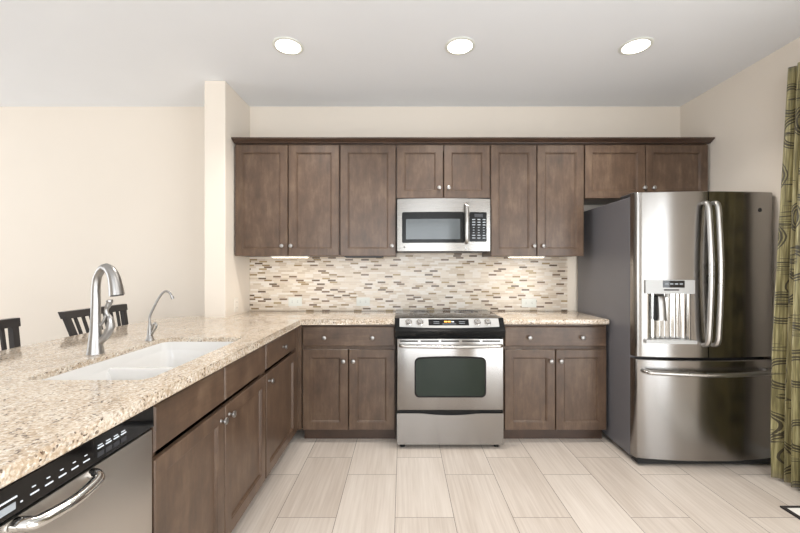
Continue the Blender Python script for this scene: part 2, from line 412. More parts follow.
def carcass(parent, w, dep, z0, z1, toe=True, t=0.018, open_top=True, rail=False):
    bm = B()
    b = 0.022
    box(bm, 0, t, b, dep, z0, z1); box(bm, w-t, w, b, dep, z0, z1); box(bm, t, w-t, b, dep, z0, z0+t)
    box(bm, t, w-t, dep-t, dep, z0+t, z1)
    if not open_top: box(bm, t, w-t, b, dep-t, z1-t, z1)
    box(bm, t, 0.04, b, b+.02, z0+t, z1-t); box(bm, w-0.04, w-t, b, b+.02, z0+t, z1-t)   # face frame
    box(bm, t, w-t, b, b+.02, z1-0.035 if open_top else z1-.06, z1-(0 if open_top else t))
    if rail: box(bm, 0.04, w-0.04, b, b+.02, 0.675, 0.725)
    obj('carcass', bm, M['wood'], parent)
    if toe:
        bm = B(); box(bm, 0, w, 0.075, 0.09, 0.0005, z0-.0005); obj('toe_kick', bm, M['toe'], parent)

G = 0.0065
KD = 0.00735                     # metres per pixel on the base fronts
def base_unit(label, X0, X1, Yf, n_draw_knobs, group='base cabinets'):
    w = X1-X0; t = thing('base_cabinet', label, 'cabinet', (X0, Yf, 0), 0, group, True)
    carcass(t, w, YB-Yf-.012, 0.10, 0.873, rail=True)
    slab(t, G, w-G, 0.712, 0.858, [(w*0.245, 0.778), (w*0.755, 0.778)] if n_draw_knobs == 2 else [(w/2, 0.778)])
    m = w/2
    shaker(t, G, m-G/2, 0.098, 0.689, [(m-.036, 0.606)]); shaker(t, m+G/2, w-G, 0.098, 0.689, [(m+.036, 0.606)])
    return t
YC = 2.757
base_unit('brown base cabinet with one wide drawer, between corner and left side of stove', -0.745, -0.056, YC, 2)
base_unit('brown base cabinet with one wide drawer, between the stove and the refrigerator', 0.742, 1.503, YC, 2)
# corner filler strips between both runs
bm = B(); box(bm, -0.790, -0.747, YC+.004, YC+.024, 0.10, 0.873); box(bm, -0.795, -0.775, 2.709, YC+.003, 0.10, 0.873)
tag(obj('corner_filler', bm, M['wood']), 'narrow dark brown filler strip in the inside corner of the base cabinets', 'filler strip')
XF = -0.772
# sink base, faces +X
def pen(label, Y0, Y1):
    t = thing('base_cabinet', label, 'cabinet', (XF, Y0, 0), PI/2, 'base cabinets', True)
    carcass(t, Y1-Y0, 0.60, 0.10, 0.873); return t, Y1-Y0
t, w = pen('brown sink base cabinet with two blank fronts over two doors, beside the dishwasher', 1.160, 2.112)
m = 1.628-1.160
slab(t, G, m-G/2, 0.712, 0.858, name='false_drawer_front'); slab(t, m+G/2, w-G, 0.712, 0.858, name='false_drawer_front')
shaker(t, G, m-G/2, 0.098, 0.689, [(m-.038, 0.640)]); shaker(t, m+G/2, w-G, 0.098, 0.689, [(m+.038, 0.640)])
t, w = pen('narrow brown base cabinet with one drawer over one door, next to the inside corner', 2.114, 2.707)
slab(t, G, w-G, 0.712, 0.858, [(w/2, 0.782)]); shaker(t, G, w-G, 0.098, 0.689, [(.045, 0.640)])
# panel that closes the peninsula's dining side and near end
bm = B(); box(bm, -1.42, -1.40, 0.27, 2.70, 0.0005, 0.8745); box(bm, -1.3995, XF-.001, 0.27, 0.29, 0.0005, 0.8745)
tag(obj('peninsula_panel', bm, M['wood']), 'brown back and end panel under the peninsula beside the dining stools', 'panel')

# wall cabinets
YU, UB, UT = 2.97, 1.384, 2.275
KU = 0.00792
def px(x): return (x-403)*KU
def wall_unit(label, xa, xb, z0, doors):
    X0, X1 = px(xa), px(xb); w = X1-X0
    t = thing('wall_cabinet', label, 'cabinet', (X0, YU, 0), 0, 'upper wall cabinets', True)
    carcass(t, w, YB-YU-.012, z0+.002, UT, toe=False, open_top=False)
    for a, b, kx, kz in doors:
        shaker(t, px(a)-X0+G/2, px(b)-X0-G/2, z0, UT-.012, [(px(kx)-X0, kz)])
    return t
KZ, KZ2 = EYE+22*KU, EYE+80*KU
wall_unit('tall two-door brown wall cabinet at the left end, touching the partition wall', 234.2, 339.6, UB, [(234.6, 288, 282.4, KZ), (288, 339.4, 291.4, KZ)])
wall_unit('tall single-door brown wall cabinet directly left of the microwave', 339.8, 396.1, UB, [(340, 396, 391.9, KZ)])
wall_unit('short two-door brown wall cabinet directly above the microwave', 396.3, 490.4, 1.842, [(396.4, 443.6, 439, KZ2), (443.6, 490.3, 448.4, KZ2)])
wall_unit('tall two-door brown wall cabinet between microwave and refrigerator', 490.6, 584.4, UB, [(490.7, 537, 533.9, KZ), (537, 584.3, 542.9, KZ)])
wall_unit('short two-door brown wall cabinet above the refrigerator', 584.6, 708.8, 1.842, [(584.7, 645.8, 643.6, KZ2), (645.8, 708.6, 652.9, KZ2)])
# crown moulding along the whole run
bm = B()
prof = [(YU+.04, UT+.0005), (YU-.006, UT+.0005), (YU-.008, UT+.005), (YU-.018, UT+.009), (YU-.036, UT+.021), (YU-.046, UT+.025), (YU-.046, UT+.034), (YU+.04, UT+.034)]
prism(bm, prof, px(234.2)-.002, px(708.8)+.010, 'x')
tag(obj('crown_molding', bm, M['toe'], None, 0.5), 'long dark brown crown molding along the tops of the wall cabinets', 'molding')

# under-cabinet lights
def strip(xa, xb, label, on, power):
    X0, X1 = px(xa), px(xb); xm = (X0+X1)/2
    t = thing('under_cabinet_light', label, 'light', (xm, 3.02, UB-.02), 0, 'under-cabinet strip lights')
    bm = B(); box(bm, X0, X1, 2.995, 3.055, UB-.009, UB+.0015, .002); obj('housing', bm, M['white'] if on else M['dgrey'], t)
    bm = B(); box(bm, X0+.01, X1-.01, 3.000, 3.050, UB-.013, UB-.0095, .001); obj('lens', bm, M['strip'] if on else M['dgrey'], t)
    if on:
        l = bpy.data.lights.new('strip_lamp', 'AREA'); l.shape = 'RECTANGLE'; l.size = X1-X0-.02; l.size_y = .05; l.energy = power; l.color = (1, .93, .82)
        o = bpy.data.objects.new('strip_lamp', l); o.parent = t; o.location = (0, .01, -.006); COL.objects.link(o)
strip(269.6, 307, 'glowing strip light under the tall two-door cabinet beside the partition wall', True, 0.55)
strip(344, 383, 'unlit dark strip light under the single-door cabinet left of the microwave', False, 0)
strip(510, 546.5, 'glowing strip light under the tall cabinet nearest the refrigerator', True, 0.9)

# ------------------------------------------------------------------ microwave
MX0, MX1, MZ0, MZ1 = -0.046, 0.682, 1.420, 1.829
MXC = (MX0+MX1)/2
def my(x, b=0.0): return 2.900 + 0.030*((x-MXC)/((MX1-MX0)/2))**2 - b
t = thing('microwave', 'stainless over-the-range microwave with black window above the stove', 'microwave', (MXC, 3.1, MZ0))
bm = B(); box(bm, MX0, MX1, 2.955, YB-.012, MZ0, MZ1, .003); obj('body', bm, M['dgrey'], t)
def mw(name, x0, x1, z0, z1, b, th, mat, par, r=0.004, arch=0.0):
    bm = B(); xs, lo, hi = rounded(x0, x1, z0, z1, r, 5, arch, 16)
    column_plate(bm, xs, lo, hi, lambda x, z, d: (x, my(x, b)+d, z), th); return obj(name, bm, mat, par, 0.5)
KM = 0.00776
def mp(x): return (x-403)*KM
def mz(y): return EYE-(y-268)*KM
XS = mp(468.8)
door = mw('door', MX0+.001, XS, MZ0+.001, MZ1-.001, 0, .05, M['steel'], t)
win = mw('window', mp(402), mp(464.6), mz(242.9), mz(212), .003, .0029, M['black'], door, .012)
mw('glass_screen', mp(406), mp(460), mz(239.3), mz(219), .004, .0009, M['mwglass'], win, .006)
bm = B(); hx = mp(466.2); yh = my(hx)
tube(bm, spline([(hx, yh-.002, mz(203.5)), (hx, yh-.030, mz(207)), (hx, yh-.042, mz(223)), (hx, yh-.030, mz(240)), (hx, yh-.002, mz(243.5))], 8), .0125, 12, 0.7)
obj('handle', bm, M['bar'], door, 0.8)
bm = B(); lathe(bm, [(.006, 0), (.006, .002), (0, .002)], (mp(404.3), my(mp(404.3))-.0002, mz(247)), (0, -1, 0), 12); obj('badge', bm, M['slot'], door)
bm = B(); lathe(bm, [(.011, 0), (.011, .0015), (.009, .0025), (0, .0025)], (mp(465.8), my(mp(465.8))-.0002, mz(248.3)), (0, -1, 0), 16); obj('round_emblem', bm, M['silver'], door)
cp = mw('control_panel', XS+.002, MX1-.001, MZ0+.001, MZ1-.001, 0, .05, M['steel'], t)
kp = mw('keypad', mp(469.4), mp(487), mz(241.7), mz(212), .003, .0029, M['black'], cp, .008)
mw('display', mp(474.5), mp(483), mz(217), mz(213.8), .004, .0009, M['dgrey'], cp, .001)
for r in range(8):
    for c in range(3):
        if r in (3, 4, 5):
            s = (.007, .005)
        else: s = (.013, .008)
        cx, cz = mp(473.6)+c*.0405, mz(219.5)-r*.0205
        bm = B(); y = my(cx, .0042); box(bm, cx-s[0], cx+s[0], y, y+.0011, cz-s[1]/2, cz+s[1]/2); obj('button', bm, M['key'], cp)
bm = B(); box(bm, MX0+.05, MX1-.05, 2.99, 3.2, MZ0-.005, MZ0-.0003); obj('bottom_vent', bm, M['dgrey'], t)

# ------------------------------------------------------------------ stove
RX0, RX1, RY = -0.043, 0.714, 2.665
RXC = (RX0+RX1)/2
KR = 0.0071
def rp(x): return (x-403)*KR
def rz(y): return EYE-(y-268)*KR
t = thing('stove', 'stainless slide-in electric stove with oven window between the base cabinets', 'stove', (RXC, 2.95, 0))
bm = B(); box(bm, RX0+.002, RX1-.002, 2.7355, YB-.03, 0.03, 0.9135, .002); box(bm, RX0+.002, RX1-.002, RY+.045, 2.7354, 0.03, 0.785); obj('body', bm, M['black'], t)
bm = B(); box(bm, -0.061, 0.732, 2.735, YB-.012, 0.9146, 0.9245, .003, 2); ck = obj('cooktop', bm, M['blackglass'], t, 0.6)
for cx, cy, r in ((.14, 2.92, .10), (.53, 2.92, .085), (.14, 3.14, .08), (.53, 3.14, .10)):
    bm = B()
    for rr in (r, r*.62): lathe(bm, [(rr-.003, 0), (rr, 0), (rr, .0004), (rr-.003, .0004)], (cx, cy, .9246), seg=40, loop=True)
    obj('burner_ring', bm, M['groove'], ck)
# control housing: slanted face
prof = [(2.7345, 0.924), (2.690, 0.858), (2.672, 0.838), (2.690, rz(338.5)), (2.712, rz(338.5)), (2.7345, 0.80)]
bm = B(); prism(bm, prof, -0.059, 0.730, 'x'); ch = obj('control_housing', bm, M['black'], t, 0.3)
S0, S1 = Vector((0, 2.7345, 0.924)), Vector((0, 2.690, 0.858)); sd = (S1-S0).normalized(); sn = Vector((0, sd.z, -sd.y)); 
if sn.y > 0: sn = -sn
L = (S1-S0).length
def smap(lift): 
    def f(x, s, d):
        p = S0+sd*s+sn*(lift-d); return (x, p.y, p.z)
    return f
bm = B(); n = 24; xs = [rp(399.5)+(rp(500.6)-rp(399.5))*i/n for i in range(n+1)]
xc = (xs[0]+xs[-1])/2; hw = xs[-1]-xc
column_plate(bm, xs, lambda x: .004, lambda x: L-.004+.010*(1-((x-xc)/hw)**2)-.006, smap(.003), .0029); fp = obj('control_panel', bm, M['silver'], t, 0.5)
bm = B(); column_plate(bm, [rp(429), rp(449), rp(470)], lambda x: .012, lambda x: .060, smap(.0045), .0014); dp = obj('display', bm, M['blackglass'], fp)
for a, b, s0, s1, mm in ((445, 448, .026, .036, 'amber'), (448.6, 451.5, .026, .036, 'amber'), (452.2, 455, .028, .036, 'mark'), (434, 440, .030, .033, 'key'), (434, 440, .043, .046, 'key'), (460, 466, .030, .033, 'key'), (460, 466, .043, .046, 'key'), (443, 457, .048, .051, 'key')):
    bm = B(); column_plate(bm, [rp(a), rp(b)], lambda x: s0, lambda x: s1, smap(.0053), .0007); obj('display_mark', bm, M[mm], fp)
for kx in (408.7, 420.2, 478.6, 489.0):
    p = S0+sd*.036+sn*.0031
    bm = B(); lathe(bm, [(.025, 0), (.025, .003), (.021, .006), (.0195, .020), (.017, .024), (0, .024)], (rp(kx), p.y, p.z), sn, 20)
    k = obj('knob', bm, M['chrome'], fp, 0.6)
    q = p+sn*.0245
    bm = B(); bmx = rp(kx); box(bm, bmx-.004, bmx+.004, q.y-.003, q.y+.010, q.z-.012, q.z+.012, .002); obj('grip', bm, M['chrome'], k)
# oven door
bm = B(); dz0, dz1 = rz(410.3), rz(338.9)
box(bm, RX0, RX1, RY, RY+.043, dz0, dz1, .006, 2); od = obj('oven_door', bm, M['steelv'], t, 0.6)
bm = B(); xs, lo, hi = rounded(rp(414.5), rp(486.2), rz(397.6), rz(356.2), .035, 8, .010, 20)
column_plate(bm, xs, lo, hi, lambda x, z, d: (x, RY-.0025+d, z), .0023); ow = obj('oven_window', bm, M['black'], od, 0.5)
bm = B(); xs, lo, hi = rounded(rp(416), rp(484.7), rz(396), rz(358), .028, 8, .010, 20)
column_plate(bm, xs, lo, hi, lambda x, z, d: (x, RY-.0035+d, z), .0009); obj('oven_glass', bm, M['ovenglass'], od, 0.5)
for i in range(5):
    a = rp(400)+i*.1465
    bm = B(); box(bm, a, a+.128, RY-.0008, RY+.001, rz(342.0), rz(340.4)); obj('vent_slot', bm, M['slot'], od)
bm = B(); hz = rz(345.3)
tube(bm, spline([(rp(400.5), RY-.001, hz), (rp(401.5), RY-.028, hz), (rp(408), RY-.043, hz), (rp(450), RY-.052, hz-.002), (rp(493), RY-.043, hz), (rp(500), RY-.028, hz), (rp(501), RY-.001, hz)], 8), .0125, 12)
obj('handle', bm, M['bar'], od, 0.8)
bm = B(); xs = [RX0+(RX1-RX0)*i/20 for i in range(21)]
column_plate(bm, xs, lambda x: .034, lambda x: rz(413.6)-.013*max(0, 1-((x-RXC)/.20)**2), lambda x, z, d: (x, RY+d, z), .043); obj('storage_drawer', bm, M['steelv'], t, 0.5)
bm = B(); box(bm, RX0+.004, RX1-.004, RY+.012, RY+.043, rz(413.6)-.02, rz(410.3)+.001); obj('drawer_pull_recess', bm, M['black'], t)
for fx in (RX0+.04, RX1-.04):
    for fy in (RY+.05, YB-.10):
        bm = B(); lathe(bm, [(.018, 0.0003), (.018, .012), (.01, .014), (.01, .032)], (fx, fy, 0)); obj('foot', bm, M['rubber'], t)

# ------------------------------------------------------------------ refrigerator
FX0, FX1, FB = 1.520, 2.424, 2.515
FXC, FH = (FX0+FX1)/2, 1.783
t = thing('refrigerator', 'stainless french-door refrigerator with ice dispenser beside the olive curtain', 'refrigerator', (FXC, 2.9, 0))
bm = B(); box(bm, FX0, FX1, FB, YB-.035, 0.035, 1.765, .006, 2); obj('body', bm, M['greyside'], t)
bm = B(); box(bm, FX0+.01, FX1-.01, FB-.075, FB-.0005, 0.016, 0.044); obj('toe_grille', bm, M['rubber'], t)
for fx in (FX0+.05, FX1-.05):
    bm = B(); box(bm, fx-.045, fx+.045, FB-.035, FB+.12, 1.7655, 1.790, .006); obj('hinge_cover', bm, M['dgrey'], t)
    for fy in (FB-.01, YB-.12):
        bm = B(); lathe(bm, [(.02, .0003), (.02, .02), (.012, .022), (.012, .036)], (fx, fy, 0)); obj('foot', bm, M['rubber'], t)
def fy_(x):
    u = (x-FXC)/((FX1-FX0)/2); a = 2.408+.042*u*u
    e = max(abs(u)-.965, 0)/.035
    return a+.030*e**2.2
def fgrid(x0, x1, z0, z1, hole=None, back=FB-.006):
    bm = B()
    n = 22; xs = sorted({round(x0+(x1-x0)*i/n, 5) for i in range(n+1)} | ({hole[0], hole[1]} if hole else set()) | {x for x in (FX0+.003, FX0+.007, FX0+.011, FX1-.003, FX1-.007, FX1-.011) if x0 < x < x1})
    zs = sorted({z0, z0+.004, z1-.004, z1} | ({hole[2], hole[3]} if hole else set()))
    def yy(x, z): return fy_(x)+(.004 if z in (z0, z1) else 0)
    V = [[bm.verts.new((x, yy(x, z), z)) for z in zs] for x in xs]
    edge = {}
    for i in range(len(xs)-1):
        for j in range(len(zs)-1):
            if hole and hole[0]-1e-6 <= xs[i] and xs[i+1] <= hole[1]+1e-6 and hole[2]-1e-6 <= zs[j] and zs[j+1] <= hole[3]+1e-6: continue
            bm.faces.new((V[i][j], V[i+1][j], V[i+1][j+1], V[i][j+1]))
    outer = [V[i][0] for i in range(len(xs))]+[V[-1][j] for j in range(1, len(zs))]+[V[i][-1] for i in range(len(xs)-2, -1, -1)]+[V[0][j] for j in range(len(zs)-2, 0, -1)]
    bk = [bm.verts.new((v.co.x, back, v.co.z)) for v in outer]
    for i in range(len(outer)): quad(bm, (outer[i], outer[(i+1) % len(outer)], bk[(i+1) % len(outer)], bk[i]))
    quad(bm, bk)
    if hole:
        I = [i for i, x in enumerate(xs) if hole[0]-1e-6 <= x <= hole[1]+1e-6]; J = [j for j, z in enumerate(zs) if hole[2]-1e-6 <= z <= hole[3]+1e-6]
        lp = [V[i][J[0]] for i in I]+[V[I[-1]][j] for j in J[1:]]+[V[i][J[-1]] for i in I[-2::-1]]+[V[I[0]][j] for j in J[-2:0:-1]]
        dk = [bm.verts.new((v.co.x, FB-.012, v.co.z)) for v in lp]
        for i in range(len(lp)): quad(bm, (lp[i], dk[i], dk[(i+1) % len(lp)], lp[(i+1) % len(lp)]))
        quad(bm, dk)
    return bm
ZS = 0.705
KF = 0.00643
def fp_(x): return (x-403)*KF
def fz(y): return EYE-(y-268)*KF
hole = (fp_(650), fp_(691), fz(340.5), fz(293))
SPX = fp_(708)
ld = obj('left_door', fgrid(FX0, SPX-.003, ZS+.004, FH, hole), M['steelv'], t, 0.5)
rd = obj('right_door', fgrid(SPX+.003, FX1, ZS+.004, FH), M['steelv'], t, 0.5)
fd = obj('freezer_drawer', fgrid(FX0, FX1, 0.046, ZS-.012), M['steelv'], t, 0.5)
# bowed door handles
for hx, d in ((SPX-.030, ld), (SPX+.030, rd)):
    bm = B(); y0 = fy_(hx)
    tube(bm, spline([(hx, y0+.002, fz(203)), (hx, y0-.035, fz(205.5)), (hx, y0-.048, fz(222)), (hx, y0-.062, fz(272)), (hx, y0-.048, fz(326)), (hx, y0-.035, fz(342)), (hx, y0+.002, fz(345))], 8), .0175, 14, 0.75)
    obj('handle', bm, M['bar'], d, 0.8)
bm = B(); hz = fz(372)
tube(bm, spline([(FX0+.045, fy_(FX0+.045)+.002, hz), (FX0+.055, fy_(FX0+.05)-.035, hz), (FX0+.10, fy_(FX0+.1)-.048, hz), (FXC, fy_(FXC)-.058, hz-.004), (FX1-.10, fy_(FX1-.1)-.048, hz), (FX1-.055, fy_(FX1-.05)-.035, hz), (FX1-.045, fy_(FX1-.045)+.002, hz)], 10), .0165, 14, 0.85)
obj('handle', bm, M['bar'], fd, 0.8)
# dispenser
def fplate(name, xa, xb, ya, yb, lift, th, mat, par, r=.004):
    bm = B(); xs, lo, hi = rounded(fp_(xa), fp_(xb), fz(yb), fz(ya), r, 4, 0, 10)
    column_plate(bm, xs, lo, hi, lambda x, z, d: (x, fy_(x)-lift+d, z), th); return obj(name, bm, mat, par, 0.5)
hd = fplate('dispenser_head', 647.3, 693.3, 280, 293.8, .014, .015, M['silver'], ld, .006)
fplate('dispenser_display', 663, 683.2, 280.6, 287.6, .0155, .0014, M['blackglass'], ld, .002)
for a, b in ((665, 668), (669.5, 672.5), (674, 677), (678.5, 681.5)): fplate('display_mark', a, b, 283.2, 284.6, .0163, .0007, M['key'], ld, .0005)
fplate('dispenser_caption', 664, 678, 289.2, 290.6, .0152, .0011, M['slot'], ld, .0005)
fplate('dispenser_tray', 647.3, 694.5, 340.2, 343.6, .022, .06, M['silver'], ld, .003)
bm = B()
pr = [(hole[0]+.001, FB-.013), (hole[0]+.001, fy_(hole[0])+.004), (hole[0]+.010, fy_(hole[0])+.004)]
for i in range(31):
    u = i/30; pr.append((hole[0]+.012+u*(hole[1]-hole[0]-.024), FB-.040-.030*(2*u-1)**4+.005*math.cos(u*PI*14)))
pr += [(hole[1]-.010, fy_(hole[1])+.004), (hole[1]-.001, fy_(hole[1])+.004), (hole[1]-.001, FB-.013)]
prism(bm, pr[::-1], hole[2]+.001, hole[3]-.001)
obj('dispenser_liner', bm, M['chrome'], ld, 0.8)
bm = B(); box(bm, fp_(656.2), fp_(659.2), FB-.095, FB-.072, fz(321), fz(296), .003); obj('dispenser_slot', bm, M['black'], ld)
bm = B(); tube(bm, spline([((fp_(659)+fp_(670.5))/2, FB-.055, fz(294.5)), ((fp_(659)+fp_(670.5))/2, FB-.075, fz(301)), ((fp_(659)+fp_(670.5))/2, FB-.085, fz(321))], 6), [.027]*12+[.031], 12, 0.35); obj('dispenser_paddle', bm, M['nickel'], ld, 0.8)
bm = B(); x = fp_(670.5); lathe(bm, [(.011, 0), (.014, .02), (.016, .035)], (x, FB-.075, fz(298)), seg=12); obj('water_nozzle', bm, M['silver'], ld, 0.8)
bm = B(); bx_ = fp_(763); lathe(bm, [(.013, 0), (.013, .002), (.0105, .0035), (0, .0035)], (bx_, fy_(bx_)+.0003, fz(209.5)), (.12, -1, 0), 20); bd = obj('round_emblem', bm, M['rubber'], rd, 0.5)
bm = B(); lathe(bm, [(.0085, 0), (.0085, .0006), (.0070, .0006), (.0070, 0)], (bx_+.0004, fy_(bx_)-.0034, fz(209.5)), (.12, -1, 0), 20, True); obj('emblem_ring', bm, M['slot'], rd)

# ------------------------------------------------------------------ dishwasher (local: front y=0 facing -y, rotated to face +X)
DW = 0.598
t = thing('dishwasher', 'stainless dishwasher with black control strip under the peninsula counter', 'dishwasher', (XF, 0.558, 0), PI/2, None, True)
bm = B(); box(bm, .002, DW-.002, .03, .58, .05, .872); obj('tub', bm, M['dgrey'], t)
bm = B(); box(bm, 0, DW, 0, .029, .105, .792, .004, 2); dd = obj('door', bm, M['dwsteel'], t, 0.6)
bm = B(); box(bm, 0, DW, .06, .075, .0005, .098); obj('toe_kick', bm, M['black'], t)
bm = B(); prism(bm, [(.029, .794), (.004, .794), (-.004, .802), (-.002, .862), (.004, .869), (.029, .869)], 0, DW, 'x'); cp = obj('control_panel', bm, M['blackglass'], t, 0.5)
bm = B(); hz = .768
tube(bm, spline([(.188, .001, hz+.012), (.192, -.014, hz+.010), (.208, -.027, hz+.004), (.280, -.036, hz), (.350, -.028, hz+.004), (.368, -.014, hz+.010), (.373, .001, hz+.012)], 8), .0155, 14, 0.8)
obj('handle', bm, M['chrome'], dd, 0.8)
def dmark(name, x0, x1, z0, z1, mat):
    bm = B(); s = (.006/.060)
    box(bm, x0, x1, -.0048, -.0028, z0, z1); return obj(name, bm, M[mat], cp)
for i in range(4):
    dmark('button', .385+i*.026, .405+i*.026, .812, .824, 'dgrey'); dmark('printed_mark', .386+i*.026, .404+i*.026, .833, .836, 'mark')
    dmark('printed_mark', .387+i*.026, .400+i*.026, .840, .842, 'mark')
for i in range(5): dmark('printed_mark', .215+i*.032, .233+i*.032, .820, .823, 'mark')
for i in range(5): dmark('printed_mark', .219+i*.032, .226+i*.032, .834, .836, 'mark')
dmark('button', .155, .185, .812, .826, 'key'); dmark('printed_mark', .150, .188, .834, .837, 'mark'); dmark('printed_mark', .195, .199, .818, .821, 'mark')
for i in range(3):
    dmark('button', .06+i*.028, .081+i*.028, .812, .824, 'dgrey'); dmark('printed_mark', .061+i*.028, .080+i*.028, .833, .836, 'mark')

# ------------------------------------------------------------------ sink
t = thing('sink', 'white double-bowl undermount sink set into the granite peninsula', 'sink', ((SX0+SX1)/2, (SY0+SY1)/2, .69))
bm = B(); zt = CT0-.0008; ym = (SY0+SY1)/2; bot = .70
def ring(pl, z): return [(p[0], p[1], z) for p in pl]
zd, zr = .838, .8925
ring_loft(bm, [ring(rrect(SX0+.0008, SX1-.0008, SY0+.0008, SY1-.0008, .0445), zd-.02), ring(rrect(SX0+.0008, SX1-.0008, SY0+.0008, SY1-.0008, .0445), zr),
               ring(rrect(SX0+.005, SX1-.005, SY0+.005, SY1-.005, .041), zr), ring(rrect(SX0+.008, SX1-.008, SY0+.008, SY1-.008, .04), zd+.012)], False, False)
for y0, y1, ra, rb in ((SY0+.008, ym-.012, (.002, .04), (.03, .05)), (ym+.012, SY1-.008, (.04, .002), (.05, .03))):
    a = rrect(SX0+.008, SX1-.008, y0, y1, ra)
    ring_loft(bm, [ring(a, zd+.012), ring(rrect(SX0+.012, SX1-.012, y0+.005, y1-.005, rb), zd-.02), ring(rrect(SX0+.022, SX1-.022, y0+.015, y1-.015, .06), bot+.03), ring(rrect(SX0+.045, SX1-.045, y0+.04, y1-.04, .05), bot)], False, True)
# divider saddle between bowls
prism(bm, [(ym-.024, zd-.03), (ym-.018, zd+.006), (ym-.008, zd+.015), (ym+.008, zd+.015), (ym+.018, zd+.006), (ym+.024, zd-.03)], SX0+.007, SX1-.007, 'x')
bas = obj('basin', bm, M['porcelain'], t, 0.7)
for yy in ((SY0+ym)/2, (ym+SY1)/2):
    bm = B(); lathe(bm, [(.045, 0), (.045, .003), (.036, .004), (.030, -.0) , (0, .001)], ((SX0+SX1)/2, yy, bot+.0005), seg=24); obj('drain', bm, M['nickel'], t, 0.6)
bm = B(); lathe(bm, [(.016, 0), (.016, .001), (0, .001)], (SX0+.0165, 1.475, .80), (1, 0, .05), 20); obj('maker_mark', bm, M['key'], bas)

# main faucet
fx, fy, z0 = -1.345, 1.640, CT1+.0003
t = thing('faucet', 'tall brushed nickel pull-down kitchen faucet behind the sink', 'faucet', (fx, fy, z0))
dirv = Vector((.97, -.24, 0)).normalized(); F = Vector((fx, fy, z0))
def fpt(r, h): return F+dirv*r+Vector((0, 0, h))
bm = B()
pts = spline([fpt(0, 0), fpt(0, .012), fpt(0, .06), fpt(.001, .13), fpt(.002, .22), fpt(.004, .30), fpt(.016, .344), fpt(.046, .376), fpt(.076, .367)], 5)
rads = []
for i, p in enumerate(pts):
    h = p.z-z0; rads.append(.033-.0135*min(1, h/.13)**.8 if h < .13 else (.0195-.0035*min(1, (h-.13)/.2)))
tube(bm, pts, rads, 18); bod = obj('body', bm, M['nickel'], t, 0.8)
bm = B(); hp = spline([fpt(.056, .378), fpt(.080, .367), fpt(.100, .340), fpt(.112, .300), fpt(.119, .258)], 4)
tube(bm, hp, [.0185+.010*(i/(len(hp)-1))**1.3 for i in range(len(hp))], 18); sh = obj('spray_head', bm, M['nickel'], t, 0.8)
bm = B(); d = (hp[-1]-hp[-2]).normalized(); lathe(bm, [(.024, 0), (.024, .003), (0, .003)], hp[-1]+d*.0003, d, 18); obj('nozzle', bm, M['dgrey'], sh)
bm = B(); side = Vector((.99, .14, 0)).normalized()
def hpt(r, h): return F+side*r+Vector((0, 0, h))
tube(bm, spline([hpt(.012, .045), hpt(.040, .075), hpt(.058, .108), hpt(.062, .135)], 5), [.015]*8+[.0155]*8, 12)
tube(bm, spline([hpt(.061, .125), hpt(.058, .155), hpt(.044, .178), hpt(.046, .200), hpt(.056, .222), hpt(.055, .236)], 5), [.012]*6+[.0085]*10+[.011]*5+[.013]*4+[.007], 12)
tube(bm, spline([hpt(.046, .186), hpt(.036, .150), hpt(.018, .120)], 4), .006, 8)
obj('lever', bm, M['nickel'], t, 0.8)

# filtered-water faucet
fx, fy = -1.318, 1.953; F = Vector((fx, fy, z0)); side = Vector((.9, -.43, 0)).normalized(); dirv = Vector((.98, .1, 0)).normalized()
t = thing('water_filter_faucet', 'small thin brushed nickel drinking-water faucet at far end of sink', 'faucet', (fx, fy, z0))
bm = B(); lathe(bm, [(.021, 0), (.021, .004), (.016, .010), (.0125, .035), (.010, .075), (.007, .085)], F, seg=18)
tube(bm, spline([fpt(0, .07), fpt(0, .12), fpt(.022, .175), fpt(.050, .228), fpt(.074, .252), fpt(.096, .246), fpt(.110, .222)], 6), .0058, 12); obj('spout', bm, M['nickel'], t, 0.8)
bm = B(); p = fpt(.108, .226); d = (fpt(.110, .218)-fpt(.104, .232)).normalized(); lathe(bm, [(.0075, 0), (.0075, .014), (0, .014)], p, d, 12); obj('tip', bm, M['nickel'], t, 0.8)
bm = B(); tube(bm, spline([hpt(.008, .020), hpt(.024, .040), hpt(.050, .066), hpt(.054, .084), hpt(.038, .090), hpt(.026, .074), hpt(.014, .054)], 5), .0052, 10); obj('lever', bm, M['nickel'], t, 0.8)

